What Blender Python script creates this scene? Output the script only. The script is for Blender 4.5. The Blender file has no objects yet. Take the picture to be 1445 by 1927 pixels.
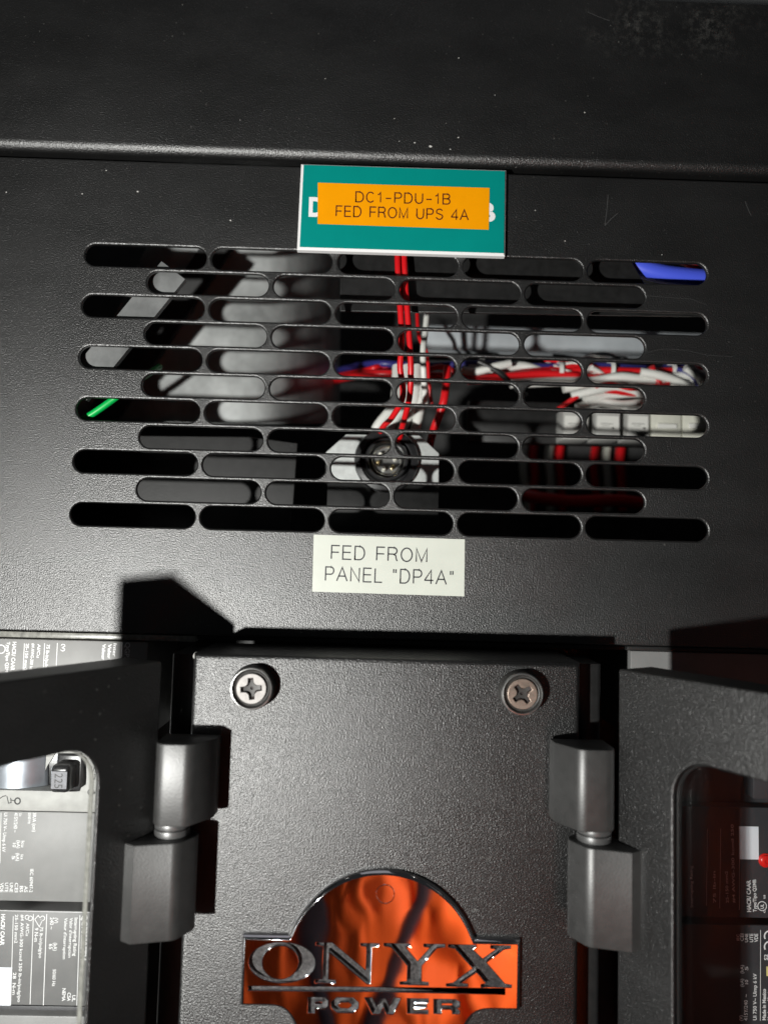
import bpy, bmesh, math, random
from mathutils import Matrix, Vector, noise as noi
R_ = math.radians
random.seed(7)
S = bpy.context.scene
COL = S.collection

# ------------------------------------------------------------------ camera
# local frame (millimetres): x right, y up, z out of the cabinet front; origin = centre of the slot grid
F_PX, CX, CY = 1400.0, 722.5, 963.5
RX, RY, RZ = R_(-4.00676729), R_(0.85848736), R_(-1.49494678)
ROT = Matrix.Rotation(RZ, 3, 'Z') @ Matrix.Rotation(RX, 3, 'X') @ Matrix.Rotation(RY, 3, 'Y')
CAM = Vector((-7.837, -73.235, 311.523))

def W(p):                       # local mm -> world metres (cabinet front faces -Y)
    return Vector((p[0] * .001, -p[2] * .001, p[1] * .001))

def at(px, py, z):              # point of the plane z = const seen at that place of the photograph
    d = ROT.transposed() @ Vector(((px - CX) / F_PX, -(py - CY) / F_PX, -1.0))
    return CAM + d * ((z - CAM.z) / d.z)

A3 = Matrix(((1, 0, 0), (0, 0, -1), (0, 1, 0)))
cam_d = bpy.data.cameras.new('camera')
cam = bpy.data.objects.new('camera', cam_d)
COL.objects.link(cam)
M = (A3 @ ROT.transposed()).to_4x4()
M.translation = W(CAM)
cam.matrix_world = M
cam_d.sensor_fit = 'HORIZONTAL'
cam_d.sensor_width = 36
cam_d.lens = 36 * F_PX / 1445
cam_d.clip_start = .005
cam_d.clip_end = 50
cam_d.dof.use_dof = True
cam_d.dof.focus_distance = .303
cam_d.dof.aperture_fstop = 8.5
S.camera = cam
S.view_settings.view_transform = 'Standard'
S.view_settings.look = 'None'
S.view_settings.exposure = 0
S.view_settings.gamma = 1

# ------------------------------------------------------------------ light
w = bpy.data.worlds.new('World')
S.world = w
w.use_nodes = True
w.node_tree.nodes['Background'].inputs[0].default_value = (.9, .95, 1, 1)
w.node_tree.nodes['Background'].inputs[1].default_value = .018

LAMP = (-225, -194, 450)
ld = bpy.data.lights.new('work_light', 'SPOT')
ld.spot_size = R_(128)
ld.spot_blend = .25
ld.energy = 16.0
ld.shadow_soft_size = .008
ld.color = (1, .995, .955)
lo = bpy.data.objects.new('work_light', ld)
lo.location = W(LAMP)
lo.rotation_euler = (W((-10, -60, 0)) - W(LAMP)).to_track_quat('-Z', 'Y').to_euler()
COL.objects.link(lo)

# added area lamp overhead: weak fill and the gleam on upward edges
ad = bpy.data.lights.new('overhead_fill', 'AREA')
ad.shape = 'RECTANGLE'
ad.size, ad.size_y = .9, .5
ad.energy = .35
ad.color = (.93, .93, 1)
ao = bpy.data.objects.new('overhead_fill', ad)
ao.location = W((-150, 1250, 120))
ao.rotation_euler = (W((0, 0, 0)) - W((-150, 1250, 120))).to_track_quat('-Z', 'Y').to_euler()
COL.objects.link(ao)

# added spot lamp that lights the photographer's jacket, behind the camera
sd = bpy.data.lights.new('jacket_fill', 'SPOT')
sd.energy = 9.5
sd.spot_size = R_(50)
sd.spot_blend = .9
sd.shadow_soft_size = .02
sd.color = (1, .9, .75)
so = bpy.data.objects.new('jacket_fill', sd)
so.location = W((400, -330, 350))
so.rotation_euler = (W((80, -430, 580)) - W((400, -330, 350))).to_track_quat('-Z', 'Y').to_euler()
COL.objects.link(so)

# ------------------------------------------------------------------ materials
def mat(name, col, rough=.5, metal=0., spec=.5, emit=None):
    m = bpy.data.materials.new(name)
    m.use_nodes = True
    b = m.node_tree.nodes['Principled BSDF']
    b.inputs['Base Color'].default_value = (*col, 1)
    b.inputs['Roughness'].default_value = rough
    b.inputs['Metallic'].default_value = metal
    b.inputs['Specular IOR Level'].default_value = spec
    return m

def nd(m, t, **kw):
    n = m.node_tree.nodes.new(t)
    for k, v in kw.items():
        setattr(n, k, v)
    return n

def lk(m, a, b):
    m.node_tree.links.new(a, b)

def noise(m, scale, detail=2, rough=.5, coord=None):
    if coord is None:
        tc = nd(m, 'ShaderNodeTexCoord')
        coord = tc.outputs['Object']
    n = nd(m, 'ShaderNodeTexNoise')
    n.inputs['Scale'].default_value = scale
    n.inputs['Detail'].default_value = detail
    n.inputs['Roughness'].default_value = rough
    lk(m, coord, n.inputs['Vector'])
    return n

def ramp(m, src, stops):
    r = nd(m, 'ShaderNodeValToRGB')
    e = r.color_ramp.elements
    e[0].position, e[0].color = stops[0][0], (*stops[0][1], 1)
    e[1].position, e[1].color = stops[1][0], (*stops[1][1], 1)
    for p, c in stops[2:]:
        x = e.new(p)
        x.color = (*c, 1)
    lk(m, src, r.inputs[0])
    return r

def bump(m, src, dist, strength=1.):
    b = nd(m, 'ShaderNodeBump')
    b.inputs['Strength'].default_value = strength
    b.inputs['Distance'].default_value = dist
    lk(m, src, b.inputs['Height'])
    P = m.node_tree.nodes['Principled BSDF']
    lk(m, b.outputs[0], P.inputs['Normal'])
    return b

def powder(name, col=.0060, rough=.38, grain=1800., depth=.00023, dust=.22, smear=.0, scuff=None):
    """black powder coat: orange-peel relief, dust specks, faint wipe marks"""
    m = mat(name, (col, col, col), rough, 0, 1.0)
    P = m.node_tree.nodes['Principled BSDF']
    P.inputs['IOR'].default_value = 1.58
    n1 = noise(m, grain, 2.5, .55)
    bump(m, n1.outputs['Fac'], depth)
    # fine dust: rare pale specks
    n2 = noise(m, 820., 0, .5)
    n3 = noise(m, 30., 2, .6)
    sp = ramp(m, n2.outputs['Fac'], [(.80, (0, 0, 0)), (.84, (1, 1, 1))])
    patch = ramp(m, n3.outputs['Fac'], [(.40, (.15, .15, .15)), (.68, (1, 1, 1))])
    mu = nd(m, 'ShaderNodeMath', operation='MULTIPLY')
    lk(m, sp.outputs[0], mu.inputs[0])
    lk(m, patch.outputs[0], mu.inputs[1])
    mu2 = nd(m, 'ShaderNodeMath', operation='MULTIPLY')
    lk(m, mu.outputs[0], mu2.inputs[0])
    mu2.inputs[1].default_value = dust
    # wipe marks: large soft variation of tone and gloss
    mp = nd(m, 'ShaderNodeMapping')
    tc = nd(m, 'ShaderNodeTexCoord')
    lk(m, tc.outputs['Object'], mp.inputs[0])
    mp.inputs['Scale'].default_value = (1, 1, 2.4)
    n4 = noise(m, 19., 5, .62, mp.outputs[0])
    c4 = ramp(m, n4.outputs['Fac'], [(.35, (col * .85,) * 3), (.75, (col * 1.55 + smear,) * 3)])
    mx = nd(m, 'ShaderNodeMix', data_type='RGBA')
    lk(m, mu2.outputs[0], mx.inputs[0])
    lk(m, c4.outputs[0], mx.inputs[6])
    mx.inputs[7].default_value = (.42, .41, .38, 1)
    if scuff:                           # a rubbed pale scuff round one place
        mp2 = nd(m, 'ShaderNodeMapping')
        lk(m, tc.outputs['Object'], mp2.inputs[0])
        mp2.inputs['Location'].default_value = (-scuff[0] * 16, 0, -scuff[1] * 42)
        mp2.inputs['Rotation'].default_value = (0, 0, 0)
        mp2.inputs['Scale'].default_value = (16, .001, 42)
        ln = nd(m, 'ShaderNodeVectorMath', operation='LENGTH')
        lk(m, mp2.outputs[0], ln.inputs[0])
        fall = ramp(m, ln.outputs['Value'], [(.0, (1, 1, 1)), (.9, (0, 0, 0))])
        n5 = noise(m, 420., 6, .75)
        n6 = noise(m, 55., 3, .6)
        k5 = ramp(m, n5.outputs['Fac'], [(.47, (0, 0, 0)), (.66, (1, 1, 1))])
        k6 = ramp(m, n6.outputs['Fac'], [(.38, (0, 0, 0)), (.62, (1, 1, 1))])
        ma = nd(m, 'ShaderNodeMath', operation='MULTIPLY')
        mb = nd(m, 'ShaderNodeMath', operation='MULTIPLY')
        lk(m, fall.outputs[0], ma.inputs[0]); lk(m, k5.outputs[0], ma.inputs[1])
        lk(m, ma.outputs[0], mb.inputs[0]); lk(m, k6.outputs[0], mb.inputs[1])
        md = nd(m, 'ShaderNodeMath', operation='MULTIPLY_ADD')
        lk(m, mb.outputs[0], md.inputs[0]); md.inputs[1].default_value = .17
        lk(m, mu2.outputs[0], md.inputs[2])
        lk(m, md.outputs[0], mx.inputs[0])
    lk(m, mx.outputs[2], P.inputs['Base Color'])
    rr = nd(m, 'ShaderNodeMapRange')
    rr.inputs[3].default_value = rough - .05
    rr.inputs[4].default_value = rough + .07
    lk(m, n4.outputs['Fac'], rr.inputs[0])
    lk(m, rr.outputs[0], P.inputs['Roughness'])
    return m

def worn(name, col, rough, metal, var=.25, scale=300., bumpd=.00002, spec=.5):
    m = mat(name, col, rough, metal, spec)
    P = m.node_tree.nodes['Principled BSDF']
    n = noise(m, scale, 4, .6)
    lo_ = tuple(max(0, c * (1 - var)) for c in col)
    hi_ = tuple(min(1, c * (1 + var)) for c in col)
    r = ramp(m, n.outputs['Fac'], [(.3, lo_), (.7, hi_)])
    lk(m, r.outputs[0], P.inputs['Base Color'])
    if bumpd:
        n2 = noise(m, scale * 6, 2, .5)
        bump(m, n2.outputs['Fac'], bumpd)
    return m

MT = {}
MT['powder'] = powder('black_powder_coat')
MT['powder_hood'] = powder('black_powder_coat_hood', col=.005, dust=.28, smear=.0015, scuff=(at(1270, 44, 1.2).x * .001, (at(1270, 44, 1.2).y + 104) * .001))
MT['powder_coarse'] = powder('black_powder_coat_coarse', col=.0045, rough=.375, grain=1750., depth=.00026, dust=.2)
MT['powder_coarse'].node_tree.nodes['Principled BSDF'].inputs['Specular IOR Level'].default_value = .82
MT['edge_black'] = worn('black_paint_edge', (.014, .014, .014), .35, 0, .3, 200)
MT['hinge'] = worn('dark_hinge_metal', (.024, .024, .0235), .46, .0, .25, 260., .00004, 1.0)
MT['hinge_end'] = worn('black_hinge_end', (.02, .02, .02), .6, 0, .4, 500.)
MT['ring'] = worn('turned_steel_ring', (.13, .13, .13), .42, .6, .15, 300.)
MT['chrome'] = mat('chrome', (.86, .85, .87), .045, 1.)
n_ = noise(MT['chrome'], 26., 1.5, .5)
bump(MT['chrome'], n_.outputs['Fac'], .0007)
MT['chrome_floor'] = worn('grained_chrome', (.075, .073, .073), .5, 1., .6, 900., .00012)
MT['steel_pale'] = worn('nickel_screw', (.24, .228, .22), .55, .7, .14, 500.)
MT['steel_brown'] = worn('tarnished_screw', (.33, .265, .22), .42, .75, .28, 420.)
MT['rust'] = worn('rusty_groove', (.05, .028, .02), .8, .0, .6, 700., .00002, .2)
MT['cup'] = worn('cup_washer_metal', (.42, .42, .41), .28, .9, .2, 400.)
MT['cup_dark'] = worn('cup_washer_dark', (.04, .038, .036), .5, .2, .3, 400.)
MT['recess'] = worn('screw_recess', (.02, .012, .011), .6, .0, .6, 900.)
MT['galv'] = worn('galvanised_steel', (.50, .52, .51), .50, .55, .16, 240.)
MT['grey_plate'] = worn('grey_steel_plate', (.40, .415, .41), .5, .2, .5, 24.)
MT['inner_black'] = worn('inner_black', (.035, .035, .035), .6, 0, .3, 100.)
MT['black_plastic'] = worn('black_plastic', (.016, .016, .017), .3, 0, .3, 200.)
MT['breaker'] = worn('breaker_plastic', (.040, .040, .044), .47, 0, .06, 90., .00001)
MT['breaker_glare'] = worn('breaker_glare_face', (.245, .245, .24), .5, 0, .10, 90., .00001)  # black breaker plastic with its glare put into the colour
MT['breaker_half_glare'] = worn('breaker_half_glare_face', (.17, .17, .168), .5, 0, .10, 90., .00001)  # same black plastic, weaker glare painted as mid grey
MT['base_pale'] = worn('pale_grey_base', (.42, .42, .40), .55, 0, .12, 200., .00003)
MT['print_white'] = mat('white_print', (.80, .80, .80), .5)
MT['print_grey'] = mat('grey_print', (.05, .05, .05), .6)
MT['sticker'] = mat('white_sticker', (.76, .79, .84), .45)
MT['tape_white'] = worn('white_label_tape', (.60, .625, .56), .42, 0, .03, 120., 0)
MT['tape_orange'] = worn('orange_label_tape', (.90, .34, .0), .5, 0, .03, 150., 0, .12)
MT['ink_black'] = mat('black_ink', (.035, .035, .04), .45)
MT['ink_brown'] = mat('brown_ink', (.10, .015, .005), .45)
MT['sign_green'] = worn('green_engraving_plastic', (.0, .245, .215), .5, 0, .04, 60., 0, .12)
MT['sign_white'] = mat('white_core_plastic', (.84, .84, .84), .45)
MT['wire_red'] = mat('red_insulation', (.62, .008, .012), .38)
MT['wire_white'] = mat('white_insulation', (.70, .70, .66), .42)
MT['wire_blue'] = mat('blue_insulation', (.07, .11, .75), .4)
MT['wire_navy'] = mat('navy_insulation', (.025, .025, .16), .4)
MT['wire_green'] = mat('green_insulation', (.0, .40, .07), .4)
MT['wire_black'] = mat('black_insulation', (.012, .012, .012), .4)
MT['ivory'] = worn('ivory_plastic', (.62, .62, .54), .5, 0, .08, 200., 0)
MT['duct'] = worn('grey_duct', (.38, .41, .43), .5, 0, .16, 45., 0)
MT['brass'] = mat('brass_contact', (.62, .50, .26), .3, 1.)
MT['red_plastic'] = mat('red_button_plastic', (.70, .015, .012), .3)
MT['strap'] = worn('bright_metal_strap', (.52, .56, .62), .3, .8, .3, 60.)
MT['plate_grey'] = worn('rating_plate_grey', (.15, .15, .165), .5, .2, .15, 300.)
MT['strip_grey'] = worn('grey_strip', (.16, .165, .165), .5, .2, .45, 60.)
MT['wall'] = mat('grey_wall', (.30, .31, .31), .7)
MT['fleck'] = mat('bare_fleck', (.62, .61, .58), .5)
MT['scratch'] = mat('scratch_mark', (.07, .07, .07), .5)
MT['yellow_print'] = mat('yellow_print', (.75, .66, .25), .5)

# clear acrylic: lets light through, reflects by Fresnel
def acrylic(name, tint):
    m = bpy.data.materials.new(name)
    m.use_nodes = True
    nt = m.node_tree
    nt.nodes.remove(nt.nodes['Principled BSDF'])
    out = nt.nodes['Material Output']
    tr = nd(m, 'ShaderNodeBsdfTransparent')
    tr.inputs[0].default_value = (*tint, 1)
    gl = nd(m, 'ShaderNodeBsdfGlossy')
    gl.inputs['Roughness'].default_value = .06
    mx = nd(m, 'ShaderNodeMixShader')
    mx.inputs[0].default_value = .05
    lk(m, tr.outputs[0], mx.inputs[1])
    lk(m, gl.outputs[0], mx.inputs[2])
    lk(m, mx.outputs[0], out.inputs[0])
    return m
MT['acrylic'] = acrylic('clear_acrylic', (.97, .975, .975))
MT['acrylic_edge'] = worn('acrylic_cut_edge', (.22, .22, .20), .3, 0, .35, 500.)

# orange cloth
mo = worn('orange_cloth', (.92, .115, .008), .75, 0, .10, 40., 0)
MT['cloth'] = mo
MT['reflection_strap'] = worn('dark_strap', (.02, .016, .03), .7, 0, .3, 300., 0)

# ------------------------------------------------------------------ objects
def tag(o, label=None, cat=None, group=None, kind=None):
    if label: o['label'] = label
    if cat: o['category'] = cat
    if group: o['group'] = group
    if kind: o['kind'] = kind
    return o

ORI = {}
def thing(name, base, label, cat, group=None, kind=None):
    o = bpy.data.objects.new(name, None)
    o.empty_display_size = .01
    o.location = W(base)
    COL.objects.link(o)
    ORI[o] = Vector(base)
    return tag(o, label, cat, group, kind)

def origin_of(o):
    return ORI.get(o, Vector((0, 0, 0)))

def link_mesh(name, verts, faces, m, parent=None, base=None, smooth=40, props=None):
    if parent is not None:
        b = origin_of(parent)
    else:
        b = Vector(base) if base is not None else Vector((0, 0, 0))
    me = bpy.data.meshes.new(name)
    me.from_pydata([W(Vector(v) - b) for v in verts], [], faces)
    me.update()
    bm = bmesh.new()
    bm.from_mesh(me)
    bmesh.ops.recalc_face_normals(bm, faces=bm.faces)
    bm.to_mesh(me)
    bm.free()
    if smooth:
        me.polygons.foreach_set('use_smooth', [True] * len(me.polygons))
        me.set_sharp_from_angle(angle=R_(smooth))
    me.materials.append(m)
    o = bpy.data.objects.new(name, me)
    COL.objects.link(o)
    ORI[o] = b
    if parent is not None:
        o.parent = parent
    else:
        o.location = W(b)
    if props: tag(o, **props)
    return o

class G:
    """collects geometry in local millimetres"""
    def __init__(s): s.v, s.f = [], []
    def add(s, v, f):
        n = len(s.v)
        s.v += [tuple(p) for p in v]
        s.f += [tuple(i + n for i in q) for q in f]
        return s
    def box(s, a, b, bev=0, seg=2, xf=None):
        bm = bmesh.new()
        bmesh.ops.create_cube(bm, size=1)
        for v in bm.verts:
            v.co = Vector([(a[i] + b[i]) / 2 + v.co[i] * (b[i] - a[i]) for i in range(3)])
        if bev:
            bmesh.ops.bevel(bm, geom=list(bm.edges), offset=bev, segments=seg, affect='EDGES', profile=.5)
        return s.bm(bm, xf)
    def bm(s, bm, xf=None):
        bm.verts.index_update()
        v = [xf(x.co) if xf else x.co.copy() for x in bm.verts]
        s.add(v, [[x.index for x in f.verts] for f in bm.faces])
        bm.free()
        return s
    def tube(s, pts, r, n=10, sub=6, cap=True):
        P = [Vector(p) for p in pts]
        Q = []
        for i in range(len(P) - 1):
            p0, p1, p2, p3 = P[max(i - 1, 0)], P[i], P[i + 1], P[min(i + 2, len(P) - 1)]
            for k in range(sub):
                t = k / sub
                Q.append(.5 * ((2 * p1) + (p2 - p0) * t + (2 * p0 - 5 * p1 + 4 * p2 - p3) * t * t + (3 * p1 - p0 - 3 * p2 + p3) * t ** 3))
        Q.append(P[-1])
        up = None
        v, f = [], []
        for i, q in enumerate(Q):
            d = (Q[min(i + 1, len(Q) - 1)] - Q[max(i - 1, 0)]).normalized()
            if up is None:
                up = d.orthogonal().normalized()
            up = (up - d * up.dot(d)).normalized()
            sd_ = d.cross(up)
            for k in range(n):
                a = 2 * math.pi * k / n
                v.append(q + up * (r * math.cos(a)) + sd_ * (r * math.sin(a)))
        for i in range(len(Q) - 1):
            for k in range(n):
                f.append((i * n + k, i * n + (k + 1) % n, (i + 1) * n + (k + 1) % n, (i + 1) * n + k))
        if cap:
            f.append(tuple(range(n)))
            f.append(tuple((len(Q) - 1) * n + k for k in range(n)))
        return s.add(v, f)
    def lathe(s, c, prof, n=48, axis=None):
        """profile (r, z) turned about +z through c"""
        c = Vector(c)
        v, f = [], []
        for r, z in prof:
            for k in range(n):
                a = 2 * math.pi * k / n
                v.append(c + Vector((r * math.cos(a), r * math.sin(a), z)))
        for i in range(len(prof) - 1):
            for k in range(n):
                f.append((i * n + k, i * n + (k + 1) % n, (i + 1) * n + (k + 1) % n, (i + 1) * n + k))
        return s.add(v, f)
    def extr(s, poly, y0, y1, bev=0, xf=None, seg=2):
        """polygon in (x, z) extruded along y"""
        bm = bmesh.new()
        vs = [bm.verts.new((p[0], y0, p[1])) for p in poly]
        fc = bm.faces.new(vs)
        r = bmesh.ops.extrude_face_region(bm, geom=[fc])
        for e in r['geom']:
            if isinstance(e, bmesh.types.BMVert): e.co.y = y1
        bmesh.ops.recalc_face_normals(bm, faces=bm.faces)
        if bev:
            es = [e for e in bm.edges if abs(e.verts[0].co.y - e.verts[1].co.y) < 1e-6]
            bmesh.ops.bevel(bm, geom=es, offset=bev, segments=seg, affect='EDGES', profile=.5)
        return s.bm(bm, xf)
    def ribbon(s, pts, wd, o, u, v, closed=False):
        """flat stroke of width wd along 2-D points, placed by o + x*u + y*v"""
        P = [Vector((p[0], p[1])) for p in pts]
        n = len(P)
        L, Rr = [], []
        for i in range(n):
            a = P[i - 1] if (i > 0 or closed) else None
            b = P[(i + 1) % n] if (i < n - 1 or closed) else None
            d1 = (P[i] - a).normalized() if a is not None else None
            d2 = (b - P[i]).normalized() if b is not None else None
            if d1 is None: d1 = d2
            if d2 is None: d2 = d1
            n1 = Vector((-d1.y, d1.x)); n2 = Vector((-d2.y, d2.x))
            m = (n1 + n2)
            m = m.normalized() if m.length > 1e-6 else n1
            k = min(1 / max(m.dot(n1), .3), 2.2)
            L.append(P[i] + m * (wd / 2 * k)); Rr.append(P[i] - m * (wd / 2 * k))
        vv = [o + u * q.x + v * q.y for q in L] + [o + u * q.x + v * q.y for q in Rr]
        ff = []
        for i in range(n if closed else n - 1):
            j = (i + 1) % n
            ff.append((i, j, n + j, n + i))
        return s.add(vv, ff)
    def out(s, name, m, parent=None, base=None, smooth=40, **props):
        return link_mesh(name, s.v, s.f, m, parent, base, smooth, props or None)

def fill(loops, half, bev, seg=3, back=False):
    """2-D loops (outer + holes, even-odd) -> solid sheet: verts centred on z=0, total thickness 2*(half+bev)"""
    cu = bpy.data.curves.new('sheet', 'CURVE')
    cu.dimensions = '2D'
    cu.fill_mode = 'BOTH'
    cu.extrude = half
    cu.bevel_depth = bev
    cu.bevel_resolution = seg
    cu.offset = -bev
    for lp in loops:
        sp = cu.splines.new('POLY')
        sp.points.add(len(lp) - 1)
        for p, q in zip(sp.points, lp):
            p.co = (q[0], q[1], 0, 1)
        sp.use_cyclic_u = True
    ob = bpy.data.objects.new('sheet', cu)
    COL.objects.link(ob)
    dg = bpy.context.evaluated_depsgraph_get()
    me = bpy.data.meshes.new_from_object(ob.evaluated_get(dg))
    v = [x.co.copy() for x in me.vertices]
    f = [tuple(p.vertices) for p in me.polygons]
    bpy.data.objects.remove(ob)
    bpy.data.curves.remove(cu)
    bpy.data.meshes.remove(me)
    return v, f

def text2d(s, bold=0.):
    cu = bpy.data.curves.new('lettering', 'FONT')
    cu.body = s
    cu.size = 1
    cu.offset = bold
    cu.resolution_u = 3
    ob = bpy.data.objects.new('lettering', cu)
    COL.objects.link(ob)
    dg = bpy.context.evaluated_depsgraph_get()
    me = bpy.data.meshes.new_from_object(ob.evaluated_get(dg))
    v = [x.co.copy() for x in me.vertices]
    f = [tuple(p.vertices) for p in me.polygons]
    bpy.data.objects.remove(ob)
    bpy.data.curves.remove(cu)
    bpy.data.meshes.remove(me)
    return v, f

def put_text(g, s, z, a, b, h, side, bold=0.):
    """lettering s from pixel a to pixel b (baseline ends) with cap height h pixels; side = +1/-1 which way 'up' points"""
    v, f = text2d(s, bold)
    if not v: return
    pa, pb = at(*a, z), at(*b, z)
    u = pb - pa
    L = u.length
    u.normalize()
    up = Vector((-u.y, u.x, 0)) * side
    x0, x1 = min(p.x for p in v), max(p.x for p in v)
    sx = L / (x1 - x0)
    capm = .70
    sy = h * (CAM.z - z) / F_PX / capm
    g.add([pa + u * ((p.x - x0) * sx) + up * (p.y * sy) for p in v], f)

def rrect(x0, x1, y0, y1, r, n=8):
    P = []
    for cx, cy, a0 in ((x1 - r, y1 - r, 0), (x0 + r, y1 - r, 90), (x0 + r, y0 + r, 180), (x1 - r, y0 + r, 270)):
        for k in range(n + 1):
            a = R_(a0 + 90 * k / n)
            P.append((cx + r * math.cos(a), cy + r * math.sin(a)))
    return P

# ================================================================== the cabinet
cab = thing('power_cabinet', (0, -104, 0), 'black powder coated steel power distribution cabinet with slotted vent panel and two half open doors', 'cabinet')

# ---- vent panel: one sheet with eleven rows of slots
PITCH, ROW, SL, SH = 54.0, 11.118, 51.8, 9.5
VTOP, VBOT = 97.6, -104.6
loops = [[(-300, VBOT), (300, VBOT), (300, VTOP), (-300, VTOP)]]
def slot(cx, cy):
    return rrect(cx - SL / 2, cx + SL / 2, cy - SH / 2, cy + SH / 2, SH / 2 - .01, 9)
for k in range(11):
    cy = (5 - k) * ROW
    xs = [-2, -1, 0, 1, 2] if k % 2 == 0 else [-1.5, -.5, .5, 1.5]
    for x in xs:
        loops.append(slot(x * PITCH, cy))
v, f = fill(loops, .3, .78, 5)
g = G()
g.add([(p.x, p.y, p.z - 1.08) for p in v], f)
g.out('vent_panel', MT['powder'], cab)
# the folded returns behind the edges of the vent panel
g = G()
g.box((-299, VTOP - 2.2, -22), (299, VTOP - .9, -2.0))
g.box((-299, VBOT + .9, -10), (299, VBOT + 2.2, -2.0))
g.out('vent_panel_return', MT['edge_black'], cab)

# ---- hood above: rolled lower edge
hy = 101.2
prof = [(1.2, 173.4)]
prof = []
r_ = 4.2
for k in range(9):                       # roll at the bottom: from underside to front
    a = R_(270 + 90 * k / 8)
    prof.append((1.2 - r_ + r_ * math.cos(a), hy + r_ + r_ * math.sin(a)))
for k in range(7):                       # small round at the top
    a = R_(0 + 90 * k / 6)
    prof.append((1.2 - 1.5 + 1.5 * math.cos(a), 179.4 - 1.5 + 1.5 * math.sin(a)))
prof += [(-40, 179.4), (-40, hy)]
g = G()
bm = bmesh.new()
va = [bm.verts.new((-300, y, z)) for z, y in prof]
fc = bm.faces.new(va)
rr_ = bmesh.ops.extrude_face_region(bm, geom=[fc])
for e in rr_['geom']:
    if isinstance(e, bmesh.types.BMVert): e.co.x = 300
g.bm(bm)
g.out('hood', MT['powder_hood'], cab)

# ---- inside of the cabinet
g = G()
g.box((-300, -100, -262), (300, 170, -258))
g.out('back_panel', MT['inner_black'], cab)
g = G()
g.box((-304, -330, -256), (-300.5, 170, -1))
g.out('side_panel', MT['inner_black'], cab)
g = G()
g.box((300.5, -330, -256), (304, 170, -1))
g.out('side_panel', MT['inner_black'], cab)
g = G()
g.box((-300, -330, -60), (300, -109.2, -56))
g.out('dead_front', MT['inner_black'], cab)
g = G()
g.box((-300, -106.6, -256), (300, -104.95, -2.4))
g.out('inner_floor', MT['inner_black'], cab)

# ---- centre column with its flanges
ZC, YC = 36.0, -107.7
xl, xr = at(361, 1300, ZC).x, at(1092, 1300, ZC).x
def box_sel(a, b, bev, seg, test):
    bm = bmesh.new()
    bmesh.ops.create_cube(bm, size=1)
    for v in bm.verts:
        v.co = Vector([(a[i] + b[i]) / 2 + v.co[i] * (b[i] - a[i]) for i in range(3)])
    es = [e for e in bm.edges if test(e)]
    bmesh.ops.bevel(bm, geom=es, offset=bev, segments=seg, affect='EDGES', profile=.5)
    return bm
front = lambda z: (lambda e: all(v.co.z > z for v in e.verts))
g = G()
bm = box_sel((xl, -330, -1.5), (xr, YC, ZC), 1.9, 5, lambda e: front(ZC - 1)(e) and min(v.co.y for v in e.verts) > -329 or (front(ZC - 1)(e) and abs(e.verts[0].co.x - e.verts[1].co.x) < .1))
g.bm(bm)
g.out('center_column', MT['powder_coarse'], cab)
fl, fr_ = at(321, 1300, 25).x, at(1131, 1300, 25).x
for a, b in ((fl, xl - .02), (xr + .02, fr_)):
    bm = box_sel((a, -330, 0), (b, YC - 1.6, 25), 1.6, 4, lambda e: all(v.co.z > 24 for v in e.verts) and abs(e.verts[0].co.y - e.verts[1].co.y) > 1)
    G().bm(bm).out('column_flange', MT['edge_black'], cab)
wp = at(371, 1221, 30)  # small pale bead at the column's upper left corner
G().lathe((wp.x, YC - 1.6, 29.5), [(.02, 1.2), (1.0, 1.0), (1.5, .4), (1.6, -.5)], 12).out('corner_bead', MT['base_pale'], cab)
# black disc for the shade inside a hole in the column's top face
hc = at(730, 1213.5, 6)
bm = bmesh.new()
g = G()
hv = [(hc.x + 2.6 * math.cos(2 * math.pi * k / 20), YC + .03, 9 + 3.2 * math.sin(2 * math.pi * k / 20)) for k in range(20)]
hv2 = [(x, YC + .06, z) for x, y, z in hv]
g.add(hv + hv2, [tuple(range(20)), tuple(range(20, 40))] + [(k, (k + 1) % 20, 20 + (k + 1) % 20, 20 + k) for k in range(20)])
g.out('hole_shade_disc', MT['wire_black'], cab)

# ---- screws with cup washers
def phillips(r, wd, rot, n=5):
    """concave four-armed outline"""
    P = []
    for q in range(4):
        a = rot + q * math.pi / 2
        u = Vector((math.cos(a), math.sin(a))); t = Vector((-u.y, u.x))
        P.append(u * r - t * wd / 2 * .9)
        P.append(u * r + t * wd / 2 * .9)
        a2 = a + math.pi / 2
        u2 = Vector((math.cos(a2), math.sin(a2)))
        p0 = u * (r * .62) + t * wd / 2
        p2 = u2 * (r * .62) + u * wd / 2
        cpt = u * (wd * .62) + u2 * (wd * .62)
        for k in range(n + 1):
            s_ = k / n
            P.append(p0 * (1 - s_) ** 2 + cpt * 2 * s_ * (1 - s_) + p2 * s_ ** 2)
    return [(p.x, p.y) for p in P]

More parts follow.
